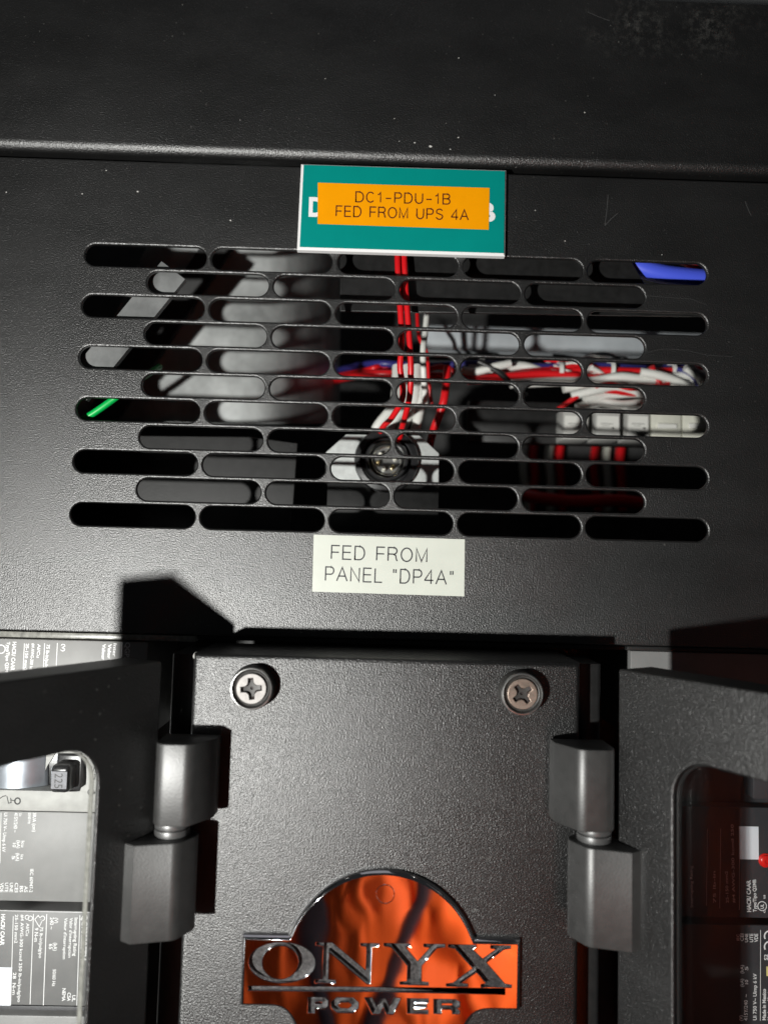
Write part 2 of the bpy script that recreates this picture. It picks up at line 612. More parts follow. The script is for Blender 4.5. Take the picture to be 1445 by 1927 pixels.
def screw(px, py, rot, m, groove):
    H = 5.6
    c = at(px, py, ZC + H)
    c = Vector((c.x, c.y, ZC))
    cup = G().lathe(c, [(8.1, 0.02), (8.0, .5), (7.75, 3.8), (7.55, 5.1), (7.3, 5.55), (6.95, 5.6), (6.6, 5.3), (6.35, 4.4), (5.0, 3.8), (.6, 3.7)], 64).out('cup_washer', MT['cup_dark'], cab)
    G().lathe(c, [(7.60, 4.95), (7.50, 5.35), (7.28, 5.62), (7.0, 5.67), (6.85, 5.55), (6.82, 5.4)], 64).out('rim', MT['cup'], cup)
    ring = [(5.42 * math.cos(2 * math.pi * k / 48), 5.42 * math.sin(2 * math.pi * k / 48)) for k in range(48)]
    v, f = fill([ring, phillips(3.75, 1.9, rot)], .35, .22, 2)
    head = G().add([(p.x + c.x, p.y + c.y, p.z + ZC + 4.7) for p in v], f).out('screw', m, cab)
    G().lathe(c, [(6.35, 4.35), (6.1, 3.9), (5.45, 3.86), (5.3, 4.1)], 48).out('groove', groove, head)
    # recess: a pit tapering to the middle
    ph = phillips(3.85, 2.0, rot)
    n = len(ph)
    pit = [(c.x + x, c.y + y, ZC + 4.15) for x, y in ph] + [(c.x + x * .35, c.y + y * .35, ZC + 3.0) for x, y in ph]
    G().add(pit, [(k, (k + 1) % n, n + (k + 1) % n, n + k) for k in range(n)] + [tuple(range(n, 2 * n))]).out('recess', MT['recess'], head, smooth=20)
screw(472.5, 1297, R_(6), MT['steel_pale'], MT['rust'])
screw(983.5, 1307, R_(-52), MT['steel_brown'], MT['rust'])

# ---- doors: hung on pins either side of the column
ZP = 46.0
PINL, PINR = at(326, 1570, ZP), at(1115, 1582, ZP)
AL, AR = R_(58), R_(58)
def door_frame(side):
    """maps door coordinates (u outward from the pin, y, n out of the door front) to local mm"""
    pin, a = (PINL, AL) if side < 0 else (PINR, AR)
    du = Vector((side * math.cos(a), 0, math.sin(a)))
    dn = Vector((-side * math.sin(a), 0, math.cos(a)))
    return lambda p: Vector((pin.x, p[1], pin.z)) + du * p[0] + dn * p[2]

DW = 90.0
def door(side, ytop, u0, win_u, win_y):
    X = door_frame(side)
    N0 = -5.2
    ybot = -330
    outer = rrect(u0, DW, ybot, ytop, 1.0, 3)
    hole = rrect(win_u, DW - 9.5, ybot + 40, win_y, 12.5, 10)
    v, f = fill([outer, hole], .25, .55, 3)
    g = G()
    g.add([X((p.x, p.y, p.z + N0 - .8)) for p in v], f)
    # folded returns: top, free edge, hinge edge
    g.box((u0 + .6, ytop - 1.3, N0 - 17), (DW - .6, ytop - .12, N0 - 1.35), .25, 1, X)
    g.box((DW - 1.4, ytop - 40, N0 - 17), (DW - .2, ytop - 1.5, N0 - 1.35), .25, 1, X)
    g.box((DW - 1.4, ybot + 2, N0 - 6), (DW - .2, ytop - 40.5, N0 - 1.35), .25, 1, X)
    g.box((u0 + .2, ybot + 2, N0 - 13), (u0 + 1.4, ytop - 1.5, N0 - 1.35), .25, 1, X)
    d = g.out('door', MT['powder_coarse'], cab)
    # acrylic pane held behind the opening
    zp = N0 - 5.0
    pane = G().box((win_u - 7.5, ybot + 33, zp), (DW - 3, win_y + 7, zp + 3.0), 0, 1, X).out('window_pane', MT['acrylic'], d, smooth=0)
    # rubber strip that lines the opening
    inner = rrect(win_u + .5, DW - 10.0, ybot + 40.5, win_y - .5, 12.0, 10)
    out_ = rrect(win_u + .05, DW - 9.55, ybot + 40.05, win_y - .05, 12.45, 10)
    v, f = fill([out_, inner], .9, .1, 2)
    G().add([X((p.x, p.y, p.z + N0 - 2.95)) for p in v], f).out('window_trim', MT['acrylic_edge'] if side < 0 else MT['wire_black'], d)
    return d, X
yl = at(292, 1243, ZP - 1).y
yr = at(1166, 1256, ZP - 1).y
print('door tops', yl, yr, 'pins', PINL, PINR)
WL_U, WR_U = 27.0, 27.0
door_l, XL = door(-1, yl, 3.8, 28.0, yl - 24.0)
door_r, XR = door(1, yr, 6.6, 28.4, yr - 25.5)

# ---- hinges: upper leaf on the column, lower leaf on the door
# profile in (toward own leaf, out) with the pin at the origin
def leaf_profile(L):
    P = [(-5.7, -7.2), (-5.8, 3.4)]
    for k in range(0, 9):
        a = R_(180 - 11 * k)
        P.append((-1.6 + 4.2 * math.cos(a), 4.2 + 4.6 * math.sin(a)))
    P += [(0.4, 8.9)]
    for k in range(9):                     # rounded edge between the flat front and the sloping face
        a = R_(90 - 58 * k / 8)
        P.append((4.3 + 4.4 * math.cos(a), 4.5 + 4.4 * math.sin(a)))
    P += [(L - 3.1, -1.0), (L - 2.7, -7.2)]
    return P
def bridge(v, c, s):
    return Vector((c.x + s * v[0], v[1], c.z + v[2]))
for side, pin, X, ytop, ymid, ybot in ((-1, PINL, XL, at(340, 1402, ZP + 9).y, at(340, 1558, ZP + 9).y, at(340, 1770, ZP + 9).y),
                                       (1, PINR, XR, at(1100, 1412, ZP + 9).y, at(1100, 1568, ZP + 9).y, at(1100, 1782, ZP + 9).y)):
    pv = Vector((pin.x, 0, pin.z))
    hg = G()
    hg.extr([(x, z) for x, z in leaf_profile(16.4)], ymid, ytop, .5, lambda p, s=side: Vector((pv.x - s * p.x, p.y, pv.z + p.z)))
    up = hg.out('hinge_leaf', MT['hinge'], cab, smooth=30)
    e1 = ymid - 2.2
    e2 = ymid - 4.6
    low_top = e2 - .2
    G().extr([(5.9 * math.cos(2 * math.pi * k / 40), 5.9 * math.sin(2 * math.pi * k / 40)) for k in range(40)], e1 + .15, ymid - .02, .15,
             lambda p: Vector((pv.x + p.x, p.y, pv.z + 1.5 + p.z))).out('hinge_ring', MT['ring'], up)
    G().extr([(5.3 * math.cos(2 * math.pi * k / 40), 5.3 * math.sin(2 * math.pi * k / 40)) for k in range(40)], e1 - .2, e1 + .15, 0,
             lambda p: Vector((pv.x + p.x, p.y, pv.z + 1.5 + p.z))).out('hinge_pin', MT['wire_black'], up)
    lg = G()
    lg.extr([(x, z) for x, z in leaf_profile(19.0)], ybot, low_top, .5, lambda p: X((p.x, p.y, p.z)))
    low = lg.out('hinge_leaf', MT['hinge'], door_l if side < 0 else door_r, smooth=30)
    G().extr([(5.9 * math.cos(2 * math.pi * k / 40), 5.9 * math.sin(2 * math.pi * k / 40)) for k in range(40)], e2 - .18, e1 - .2, .15,
             lambda p: Vector((pv.x + p.x, p.y, pv.z + 1.5 + p.z))).out('hinge_ring', MT['ring'], door_l if side < 0 else door_r)

# ---- bare edge strip under the vent panel
ZB = -1.0
g = G()
a = at(-60, 1189, -4); b = at(372, 1203, -4)
g.box((a.x, at(150, 1202.5, -.5).y, -6), (b.x, at(150, 1191.5, -.5).y, -.4), .3, 2)
g.out('edge_strip', MT['acrylic_edge'], cab)
g = G()
a = at(1175, 1222, -4); b = at(1500, 1222, -4)
g.box((a.x, at(1300, 1226, -.5).y, -6), (b.x, at(1300, 1219, -.5).y, -.4), .3, 2)
g.out('edge_strip', MT['edge_black'], cab)

# ---- scratches and bare flecks in the paint
def flat_stroke(g, pts, wpx, z):
    o = Vector((0, 0, z))
    g.ribbon([(at(x, y, z).x, at(x, y, z).y) for x, y in pts], wpx * .22, o, Vector((1, 0, 0)), Vector((0, 1, 0)))
g = G()
for pts in ([(1144, 366), (1142, 392), (1138, 424)], [(1139, 423), (1150, 411), (1162, 401)],
            [(1402, 378), (1407, 392), (1413, 405)], [(1105, 21), (1125, 30), (1147, 38)]):
    flat_stroke(g, pts, 1.0, .02 if pts[0][1] > 100 else 1.23)
for pts in ([(1215, 663), (1250, 656), (1290, 659), (1330, 668), (1380, 671)], [(1215, 556), (1265, 560), (1300, 562), (1330, 574)]):
    flat_stroke(g, pts, .45, .02)
g.out('scratch', MT['scratch'], cab, kind='stuff')
g = G()
for x, y, r, z in [(780, 268, 2.4, 1.25), (809.5, 275, 4.2, 1.25), (847, 280, 2.0, 1.25), (862, 258, 2.2, 1.25), (751, 265, 1.5, 1.25), (742, 222, 1.5, 1.25),
                   (839, 231, 1.3, 1.25), (931, 178, 1.6, 1.25), (863, 108, 1.6, 1.25), (612, 147, 2, 1.25), (1100, 211, 1.8, 1.25), (452, 225, 1.3, 1.25),
                   (155, 364, 1.8, .02), (259, 360, 2.2, .02), (434, 414, 2.6, .02), (12, 361, 1.8, .02), (1063, 453, 2, .02), (1007, 395, 1.6, .02), (200, 320, 1.6, .02), (1245, 479, 1.4, .02)]:
    c = at(x, y, z)
    n = random.randint(5, 7)
    ph = random.random() * 6
    g.add([(c.x + .22 * r * random.uniform(.5, 1.1) * math.cos(ph + 2 * math.pi * k / n), c.y + .16 * r * random.uniform(.5, 1.1) * math.sin(ph + 2 * math.pi * k / n), z) for k in range(n)], [tuple(range(n))])
g.out('paint_fleck', MT['fleck'], cab, kind='stuff', smooth=0)

# ================================================================== labels
def arc(cx, cy, rx, ry, a0, a1, n=9):
    return [(cx + rx * math.cos(R_(a0 + (a1 - a0) * k / n)), cy + ry * math.sin(R_(a0 + (a1 - a0) * k / n))) for k in range(n + 1)]
GL = {
    'A': (.92, [[(0, 0), (.46, 1), (.92, 0)], [(.165, .36), (.755, .36)]]),
    'B': (.80, [[(.5, .53), (.06, .53), (.06, 1), (.5, 1)] + arc(.5, .765, .25, .235, 90, -90) + [(.52, .53)] + arc(.52, .265, .27, .265, 90, -90) + [(.06, 0), (.06, .53)]]),
    'C': (.92, [arc(.46, .5, .42, .5, 42, 318, 22)]),
    'D': (.90, [[(.06, 0), (.06, 1), (.42, 1)] + arc(.42, .5, .44, .5, 90, -90, 14) + [(.06, 0), (.06, .3)]]),
    'E': (.76, [[(.76, 1), (.06, 1), (.06, 0), (.78, 0)], [(.06, .52), (.72, .52)]]),
    'F': (.70, [[(.74, 1), (.06, 1), (.06, 0)], [(.06, .50), (.68, .50)]]),
    'L': (.66, [[(.06, 1), (.06, 0), (.70, 0)]]),
    'M': (1.0, [[(.06, 0), (.06, 1), (.5, .03), (.94, 1), (.94, 0)]]),
    'N': (.86, [[(.06, 0), (.06, 1), (.80, 0), (.80, 1)]]),
    'O': (1.0, [arc(.5, .5, .46, .5, 90, 450, 28)]),
    'P': (.80, [[(.06, 0), (.06, 1), (.5, 1)] + arc(.5, .735, .27, .265, 90, -90, 10) + [(.06, .47)]]),
    'R': (.86, [[(.06, 0), (.06, 1), (.52, 1)] + arc(.52, .755, .27, .245, 90, -90, 10) + [(.06, .51)], [(.5, .51), (.70, .40), (.76, .12), (.84, 0)]]),
    'S': (.84, [arc(.42, .75, .33, .25, 20, 200, 12) + [(.12, .62), (.42, .52), (.70, .42)] + arc(.42, .27, .36, .27, 25, -165, 12)]),
    'U': (.88, [[(.06, 1), (.06, .36)] + arc(.44, .36, .38, .36, 180, 360, 14) + [(.82, 1)]]),
    '1': (.58, [[(.06, .78), (.24, .82), (.36, 1), (.36, 0)]]),
    '4': (.74, [[(.56, 0), (.56, 1), (.02, .30), (.02, .26), (.76, .26)]]),
    '-': (.72, [[(.08, .42), (.66, .42)]]),
    '"': (.40, [[(.10, 1), (.10, .72)], [(.30, 1), (.30, .72)]]),
    ' ': (.42, []),
}
def stroke_text(g, s, p0, p1, cap, wd, z):
    """thin single-stroke lettering whose baseline runs from pixel p0 to p1; cap and stroke width in pixels"""
    k = (CAM.z - z) / F_PX
    a, b = at(*p0, z), at(*p1, z)
    L = (b - a).length
    u = (b - a).normalized()
    v = Vector((-u.y, u.x, 0))
    gap = .26
    tot = sum(GL[c][0] for c in s) + gap * (len(s) - 1)
    h = cap * k
    sx = L / tot
    x = 0
    for c in s:
        wdt, st = GL[c]
        for pl in st:
            pts = [((x + px) * sx, py * h) for px, py in pl]
            cl = c == 'O'
            if cl: pts = pts[:-1]
            g.ribbon(pts, wd * k, a, u, v, cl)
        x += wdt + gap

def slab(g, corners, z0, z1, bev=0):
    """thin plate over four pixel corners (tl, tr, br, bl) seen at height z1"""
    P = [at(x, y, z1) for x, y in corners]
    bm = bmesh.new()
    lo_ = [bm.verts.new((p.x, p.y, z0)) for p in P]
    hi_ = [bm.verts.new((p.x, p.y, z1)) for p in P]
    bm.faces.new(lo_); ft = bm.faces.new(hi_)
    for k in range(4):
        bm.faces.new((lo_[k], lo_[(k + 1) % 4], hi_[(k + 1) % 4], hi_[k]))
    if bev:
        bmesh.ops.bevel(bm, geom=list(ft.edges), offset=bev, segments=1, affect='EDGES', profile=.5)
    g.bm(bm)
    return g

# ---- green engraved sign: white core with bevelled edge, green face layer
SG = [(566.5, 306.5), (952.5, 318.5), (950.5, 480.5), (558.5, 468.5)]
ZS = 3.4
sign = thing('nameplate_sign', at(755, 474, ZS), 'green engraved plastic sign with white edge at the top of the slots', 'sign')
slab(G(), SG, .06, ZS, .75).out('sign_core', MT['sign_white'], sign, smooth=0)
c4 = [(571.5, 309.5), (950.0, 321.3), (948.0, 475.8), (564.0, 464.0)]
slab(G(), c4, ZS + .01, ZS + .10).out('sign_face', MT['sign_green'], sign, smooth=0)
g = G()
put_text(g, 'D', ZS + .13, (580.5, 405.5), (612, 406.5), 37, 1, .035)
g.out('engraved_letter', MT['sign_white'], sign, smooth=0)
g = G()
put_text(g, 'B', ZS + .13, (901, 415), (932, 416), 37, 1, .035)
g.out('engraved_letter', MT['sign_white'], sign, smooth=0)

# ---- orange tape label on the sign
ZO = ZS + .30
tape = thing('orange_label', at(758, 430, ZO), 'orange tape label printed DC1-PDU-1B FED FROM UPS 4A stuck on the green sign', 'label')
slab(G(), [(598, 343), (921, 353), (919.5, 431.5), (597.5, 420.5)], ZS + .16, ZO).out('tape', MT['tape_orange'], tape, smooth=0)
g = G()
stroke_text(g, 'DC1-PDU-1B', (668.5, 379), (846.5, 383.5), 20.0, 2.5, ZO + .02)
stroke_text(g, 'FED FROM UPS 4A', (631.5, 406), (881, 413.8), 20.5, 2.5, ZO + .02)
g.out('lettering', MT['ink_brown'], tape, smooth=0)

# ---- white tape label under the slots
lab = thing('white_label', at(731, 1120, .2), 'white tape label printed FED FROM PANEL "DP4A" below the slots', 'label')
slab(G(), [(590.3, 1006), (874.6, 1015), (873.5, 1122.5), (587.5, 1113.5)], .03, .2).out('tape', MT['tape_white'], lab, smooth=0)
g = G()
stroke_text(g, 'FED FROM', (622, 1051.5), (804, 1058), 25, 2.6, .22)
stroke_text(g, 'PANEL "DP4A"', (611, 1092.5), (853.5, 1100.5), 25.5, 2.6, .22)
g.out('lettering', MT['ink_black'], lab, smooth=0)

# ================================================================== chrome badge
KB = .1946
ZBG = ZC + 3.2
bc = at(717, 1834, ZBG)
badge = thing('chrome_badge', (bc.x, bc.y, ZC), 'polished chrome round badge lettered ONYX POWER, mirroring something orange', 'badge')
def bp(px, py):
    return ((px - 717) * KB, -(py - (1834 + (px - 717) * .0105)) * KB)
RB, HW, HH = 35.0, 49.2, 12.0
o = []
a0 = math.degrees(math.asin(HH / RB))
# clockwise from left top corner
o += [(-HW, HH)]
o += [(-math.sqrt(RB ** 2 - HH ** 2) - .2, HH)]
o += [(RB * math.cos(R_(t)), RB * math.sin(R_(t))) for t in [180 - a0 - 2 - (180 - 2 * a0 - 4) * k / 40 for k in range(41)]]
o += [(math.sqrt(RB ** 2 - HH ** 2) + .2, HH), (HW, HH), (HW, -HH)]
def fil(sx):
    x0 = 38.5
    P = []
    for k in range(7):
        t = k / 6
        p0 = Vector((x0, -HH)); p1 = Vector((33.2, -HH)); p2 = Vector((31.0, -math.sqrt(RB ** 2 - 31.0 ** 2)))
        q = p0 * (1 - t) ** 2 + p1 * 2 * t * (1 - t) + p2 * t * t
        P.append((sx * q.x, q.y))
    return P
o += fil(1)
t0 = math.degrees(math.acos(31.0 / RB))
o += [(RB * math.cos(R_(t)), RB * math.sin(R_(t))) for t in [-t0 - 3 - (180 - 2 * t0 - 6) * k / 40 for k in range(41)]]
o += fil(-1)[::-1]
o += [(-HW, -HH)]
def glyph(P, x0, x1, y0, y1, px0=None):
    """unit polygon into the pixel box (y0 = top, y1 = bottom, given at the glyph's own place)"""
    out = []
    for x, y in P:
        px = x0 + (x1 - x0) * x
        py = y1 + (y0 - y1) * y
        out.append(((px - 717) * KB, -(py - 1834 - (0.5 * (x0 + x1) - 717) * .0105 - (px - .5 * (x0 + x1)) * .0105 + (px - .5 * (x0 + x1)) * .0105) * KB))
    return out
gN = [(0, 1), (.25, 1), (.81, .30), (.81, .93), (.71, .95), (.71, 1), (1, 1), (1, .95), (.88, .93), (.88, -.01), (.83, -.01), (.20, .80), (.20, .07), (.32, .05), (.32, 0), (0, 0), (0, .05), (.12, .07), (.12, .93), (0, .95)]
gY = [(0, 1), (.42, 1), (.42, .95), (.34, .93), (.56, .55), (.77, .93), (.66, .95), (.66, 1), (1, 1), (1, .95), (.87, .93), (.62, .47), (.62, .07), (.74, .05), (.74, 0), (.28, 0), (.28, .05), (.40, .07), (.40, .47), (.12, .93), (0, .95)]
gX = [(.02, 1), (.44, 1), (.44, .95), (.37, .93), (.55, .66), (.78, .93), (.68, .95), (.68, 1), (.98, 1), (.98, .95), (.88, .93), (.60, .59), (.90, .07), (1, .05), (1, 0), (.54, 0), (.54, .05), (.63, .07), (.46, .36), (.20, .07), (.32, .05), (.32, 0), (0, 0), (0, .05), (.10, .07), (.41, .44), (.12, .93), (.02, .95)]
ell = lambda cx, cy, rx, ry, n=40: [(cx + rx * math.cos(2 * math.pi * k / n), cy + ry * math.sin(2 * math.pi * k / n)) for k in range(n)]
def inset(P, d):
    """clockwise outline moved inwards by d"""
    n = len(P)
    out = []
    for i in range(n):
        a, b, c = Vector(P[i - 1]), Vector(P[i]), Vector(P[(i + 1) % n])
        d1, d2 = (b - a).normalized(), (c - b).normalized()
        n1, n2 = Vector((d1.y, -d1.x)), Vector((d2.y, -d2.x))
        mm = n1 + n2
        mm = mm.normalized() if mm.length > 1e-4 else n1
        out.append(tuple(b + mm * (d / max(mm.dot(n1), .5))))
    return out
oi = inset(o, .95)
bl = [oi]
bl.append(glyph(ell(.5, .5, .5, .5), 478, 597, 1780.5, 1850))
bl.append(glyph(ell(.475, .5, .285, .435), 478, 597, 1780.5, 1850))
bl.append(glyph(gN, 598.5, 711.5, 1781, 1850))
bl.append(glyph(gY, 721, 831, 1781.5, 1852))
bl.append(glyph(gX, 836, 953, 1783, 1855))
bl.append([bp(479, 1857), bp(700, 1857.6), bp(941, 1858.5), bp(941, 1867.5), bp(700, 1864), bp(479, 1864)])
sq = lambda x0, x1, y0, y1, c: [(x0 + c, y0), (x1 - c, y0), (x1, y0 + c * 1.6), (x1, y1 - c * 1.6), (x1 - c, y1), (x0 + c, y1), (x0, y1 - c * 1.6), (x0, y0 + c * 1.6)]
gP = [(0, 0), (0, 1), (.84, 1), (1, .82), (1, .50), (.84, .32), (.34, .32), (.34, 0)]
gW = [(0, 1), (.20, 1), (.33, .38), (.46, .92), (.58, .92), (.70, .38), (.82, 1), (1, 1), (.80, 0), (.62, 0), (.52, .50), (.42, 0), (.22, 0)]
gE = [(0, 0), (0, 1), (1, 1), (1, .78), (.30, .78), (.30, .62), (.92, .62), (.92, .42), (.30, .42), (.30, .22), (1, .22), (1, 0)]
gR = [(0, 0), (0, 1), (.84, 1), (1, .84), (1, .52), (.88, .38), (1, .20), (1, 0), (.74, 0), (.74, .24), (.64, .34), (.28, .34), (.28, 0)]
bl.append(glyph(gP, 587, 622, 1876, 1902))
bl.append(glyph([(.34, .56), (.72, .56), (.72, .78), (.34, .78)], 587, 622, 1876, 1902))
bl.append(glyph(sq(0, 1, 0, 1, .2), 629, 677, 1876, 1901))
bl.append(glyph(sq(.22, .78, .26, .74, .12), 629, 677, 1876, 1901))
bl.append(glyph(gW, 689, 753, 1876, 1903))
bl.append(glyph(gE, 766, 803, 1877, 1902))
bl.append(glyph(gR, 814, 860, 1878, 1902))
bl.append(glyph([(.28, .56), (.74, .56), (.74, .78), (.28, .78)], 814, 860, 1878, 1902))
v, f = fill(bl, 1.11, .30, 4)
plate = G().add([(bc.x + p.x, bc.y + p.y, ZBG - 1.41 + p.z) for p in v], f).out('plate', MT['chrome'], badge, smooth=50)
v, f = fill([[(x * .985, y * .985) for x, y in o]], .3, .2, 1)
G().add([(bc.x + p.x, bc.y + p.y, ZC + .42 + p.z) for p in v], f).out('letter_floor', MT['chrome_floor'], badge)
# polished chamfer round the badge
n = len(o)
om = inset(o, .15)
lev = [(o, ZC + .05), (o, ZBG - 1.35), (om, ZBG - 1.15), (inset(o, .5), ZBG - .62), (inset(o, .9), ZBG - .14), (inset(o, 1.15), ZBG - .06)]
vv = [(bc.x + x, bc.y + y, zz) for P_, zz in lev for x, y in P_]
ff = [(q_ * n + k, q_ * n + (k + 1) % n, (q_ + 1) * n + (k + 1) % n, (q_ + 1) * n + k) for q_ in range(len(lev) - 1) for k in range(n)]
G().add(vv, ff).out('chamfer', MT['chrome'], badge, smooth=45)
# small moulded ring near the top of the badge
q = bp(721, 1694)
g = G()
n, mN = 40, 8
vv, ff = [], []
for k in range(n):
    a = 2 * math.pi * k / n
    for j in range(mN):
        b = 2 * math.pi * j / mN
        rr = 3.2 + .20 * math.cos(b)
        vv.append((bc.x + q[0] + rr * math.cos(a), bc.y + q[1] + rr * math.sin(a), ZBG + .02 + .12 * math.sin(b)))
for k in range(n):
    for j in range(mN):
        ff.append((k * mN + j, ((k + 1) % n) * mN + j, ((k + 1) % n) * mN + (j + 1) % mN, k * mN + (j + 1) % mN))
g.add(vv, ff).out('moulded_ring', MT['chrome'], badge)

# ================================================================== circuit breakers behind the doors
def pbox(g, x0, y0, x1, y1, z0, z1, bev=.4, seg=2):
    """block whose front (z1) covers the pixel rectangle"""
    xm, ym = .5 * (x0 + x1), .5 * (y0 + y1)
    g.box((at(x0, ym, z1).x, at(xm, y1, z1).y, z0), (at(x1, ym, z1).x, at(xm, y0, z1).y, z1), bev, seg)
    return g
def vline(g, xa, ya, xb, yb, wpx, z):
    flat_stroke(g, [(xa, ya), (xb, yb)], wpx, z)

# left upper breaker (its upper face shows over the door, its lower part through the window)
bk = thing('circuit_breaker', at(100, 1690, ZB), 'circuit breaker with glare painted grey behind the left door, silver 225 handle in the window', 'circuit breaker', 'circuit breakers behind the doors')
pbox(G(), -120, 1203.5, 274, 1392, -52, ZB, .6).out('upper_face', MT['breaker_glare'], bk)
pbox(G(), -120, 1527.5, 205, 1697, -52, ZB, .5).out('lower_face', MT['breaker_glare'], bk)
pbox(G(), -120, 1488, 205, 1526.5, -52, ZB + .6, .3).out('middle_band', MT['base_pale'], bk)
pbox(G(), -120, 1393, 205, 1487, -52, ZB - 7, .3).out('handle_well', MT['black_plastic'], bk)
# ragged pale bezel round the handle
rag = [(90, 1407), (206, 1407), (206, 1489), (128, 1489), (131, 1491), (140, 1488), (153, 1487), (155, 1481), (158, 1479), (164, 1475), (165, 1462), (165, 1440), (165, 1425), (158, 1421), (157, 1417), (140, 1416.5), (107, 1416.5), (100, 1428), (92, 1440), (88, 1450)]
v, f = fill([[(at(x, y, ZB).x, at(x, y, ZB).y) for x, y in rag]], .4, .15, 1)
G().add([(p.x, p.y, ZB + .9 + p.z) for p in v], f).out('bezel', MT['base_pale'], bk)
# bright curved strap
g = G()
vv, ff = [], []
N = 20
for k in range(N + 1):
    px = -60 + 150 * k / N
    zz = ZB - 6 + 5.0 * math.sin(math.pi * k / N)
    for py in (1400, 1479 + 6 * math.sin(math.pi * k / N)):
        p = at(px, py, zz)
        vv.append(p)
        vv.append(p - Vector((0, 0, 1)))
for k in range(N):
    b = 4 * k
    ff += [(b, b + 4, b + 6, b + 2), (b + 1, b + 3, b + 7, b + 5), (b, b + 1, b + 5, b + 4), (b + 2, b + 6, b + 7, b + 3)]
ff += [(0, 2, 3, 1), (4 * N, 4 * N + 1, 4 * N + 3, 4 * N + 2)]
g.add(vv, ff).out('strap', MT['strap'], bk, smooth=60)
# handle with its rating plate
g = G()
pbox(g, 104, 1418, 156, 1492, ZB - 6.5, ZB + 1.5, 1.2, 3)
pbox(g, 93, 1441, 130, 1494, ZB + 1.6, ZB + 9, 1.8, 4)
hdl = g.out('handle', MT['black_plastic'], bk)
pbox(G(), 96, 1452, 126, 1486, ZB + 9.02, ZB + 9.5, .15, 1).out('rating_plate', MT['plate_grey'], hdl)
g = G()
put_text(g, '225', ZB + 9.53, (103, 1456), (102, 1484), 15, 1, .0)
g.out('lettering', MT['print_grey'], hdl, smooth=0, kind='stuff')
g = G()
z = ZB + .03
for s, a, b, h in [('3R/A (cm)', (62, 1530), (61, 1566), 6), ('50/60 Hz', (53, 1530), (52.5, 1551), 5), ('Uc', (36, 1531), (36, 1537), 5), ('415Y/240 ~', (27, 1530), (25.5, 1567), 6.5),
                   ('(kA)', (32, 1582), (31.5, 1597), 6), ('Icu', (40.5, 1583), (40, 1595), 5.5), ('10', (24, 1587), (23.7, 1595), 6),
                   ('Ics', (39, 1609), (38.8, 1618), 5), ('(kA)', (30.5, 1606), (30, 1621), 6), ('5', (22.5, 1611), (22.3, 1618), 6),
                   ('Ui 750 V~ Uimp 6 kV', (8, 1530), (4, 1604), 6), ('IEC 60947-2', (57, 1636), (55, 1680), 6),
                   ('AS', (46, 1668), (45.5, 1680), 6), ('BS', (37.5, 1668), (37, 1680), 6), ('CEI', (28, 1662), (27.6, 1680), 6),
                   ('UNE', (18.5, 1662), (18, 1680), 6), ('UTE', (9.5, 1662), (9, 1680), 6), ('VDE', (.5, 1662), (0, 1680), 6)]:
    put_text(g, s, z, a, b, h, 1, .012)
vline(g, 2, 1530, 0, 1625, 1.0, z)
# upper face lettering
for s, a, b, h in [('HACR/ CAAR', (24, 1208), (20, 1262), 7), ('Type/Tipo Q2MB', (13, 1208), (9, 1270), 6), ('25-150 mm2', (49, 1211), (45, 1262), 5.5),
                   ('#4 AWG-300 kcmil', (60, 1211), (55, 1268), 5.5), ('Al/Cu', (71, 1212), (69, 1238), 5.5), ('75 lb-in/pulg/po', (88, 1213), (83, 1268), 6),
                   ('(V)', (117, 1212), (116, 1226), 6), ('Valeur', (193, 1212), (191, 1242), 6), ('Valor', (204, 1212), (202, 1240), 6), ('Inter', (214, 1211), (212, 1236), 6), ('QGP32225TM', (236, 1209), (231, 1288), 9)]:
    put_text(g, s, z, a, b, h, 1, .02)
vline(g, 46, 1211, 42, 1290, 1.2, z); vline(g, 84, 1211, 80, 1290, 1.2, z); vline(g, 108, 1210, 104, 1290, 1.2, z); vline(g, 230, 1208, 226, 1290, 1.2, z)
c = at(2, 1222, z)
g.ribbon(ell(c.x, c.y, 1.7, 1.7, 20), .35, Vector((0, 0, z)), Vector((1, 0, 0)), Vector((0, 1, 0)), True)
g.out('lettering', MT['print_white'], bk, smooth=0, kind='stuff')
g = G()
zz = ZB + .65
flat_stroke(g, [(-3, 1505), (6, 1499), (12, 1498)], 1.6, zz); flat_stroke(g, [(13, 1499), (16, 1512), (21, 1511), (20, 1502)], 1.6, zz)
flat_stroke(g, [(21, 1506), (28, 1508)], 1.6, zz)
c = at(33, 1508, zz)
g.ribbon(ell(c.x, c.y, 1.1, 1.2, 14), .6, Vector((0, 0, zz)), Vector((1, 0, 0)), Vector((0, 1, 0)), True)
put_text(g, 'S2', ZB + 1.50, (172, 1443), (171, 1470), 8, 1, .01)
g.out('moulded_mark', MT['print_grey'], bk, smooth=0, kind='stuff')
c = at(171, 1491, ZB + 1.5)
G().lathe((c.x, c.y, ZB + 1.46), [(0, .0), (1.4, .02), (1.4, .06), (0, .08)], 20).out('rivet_shade_disc', MT['black_plastic'], bk)  # black disc painted for the dark inside a small hole

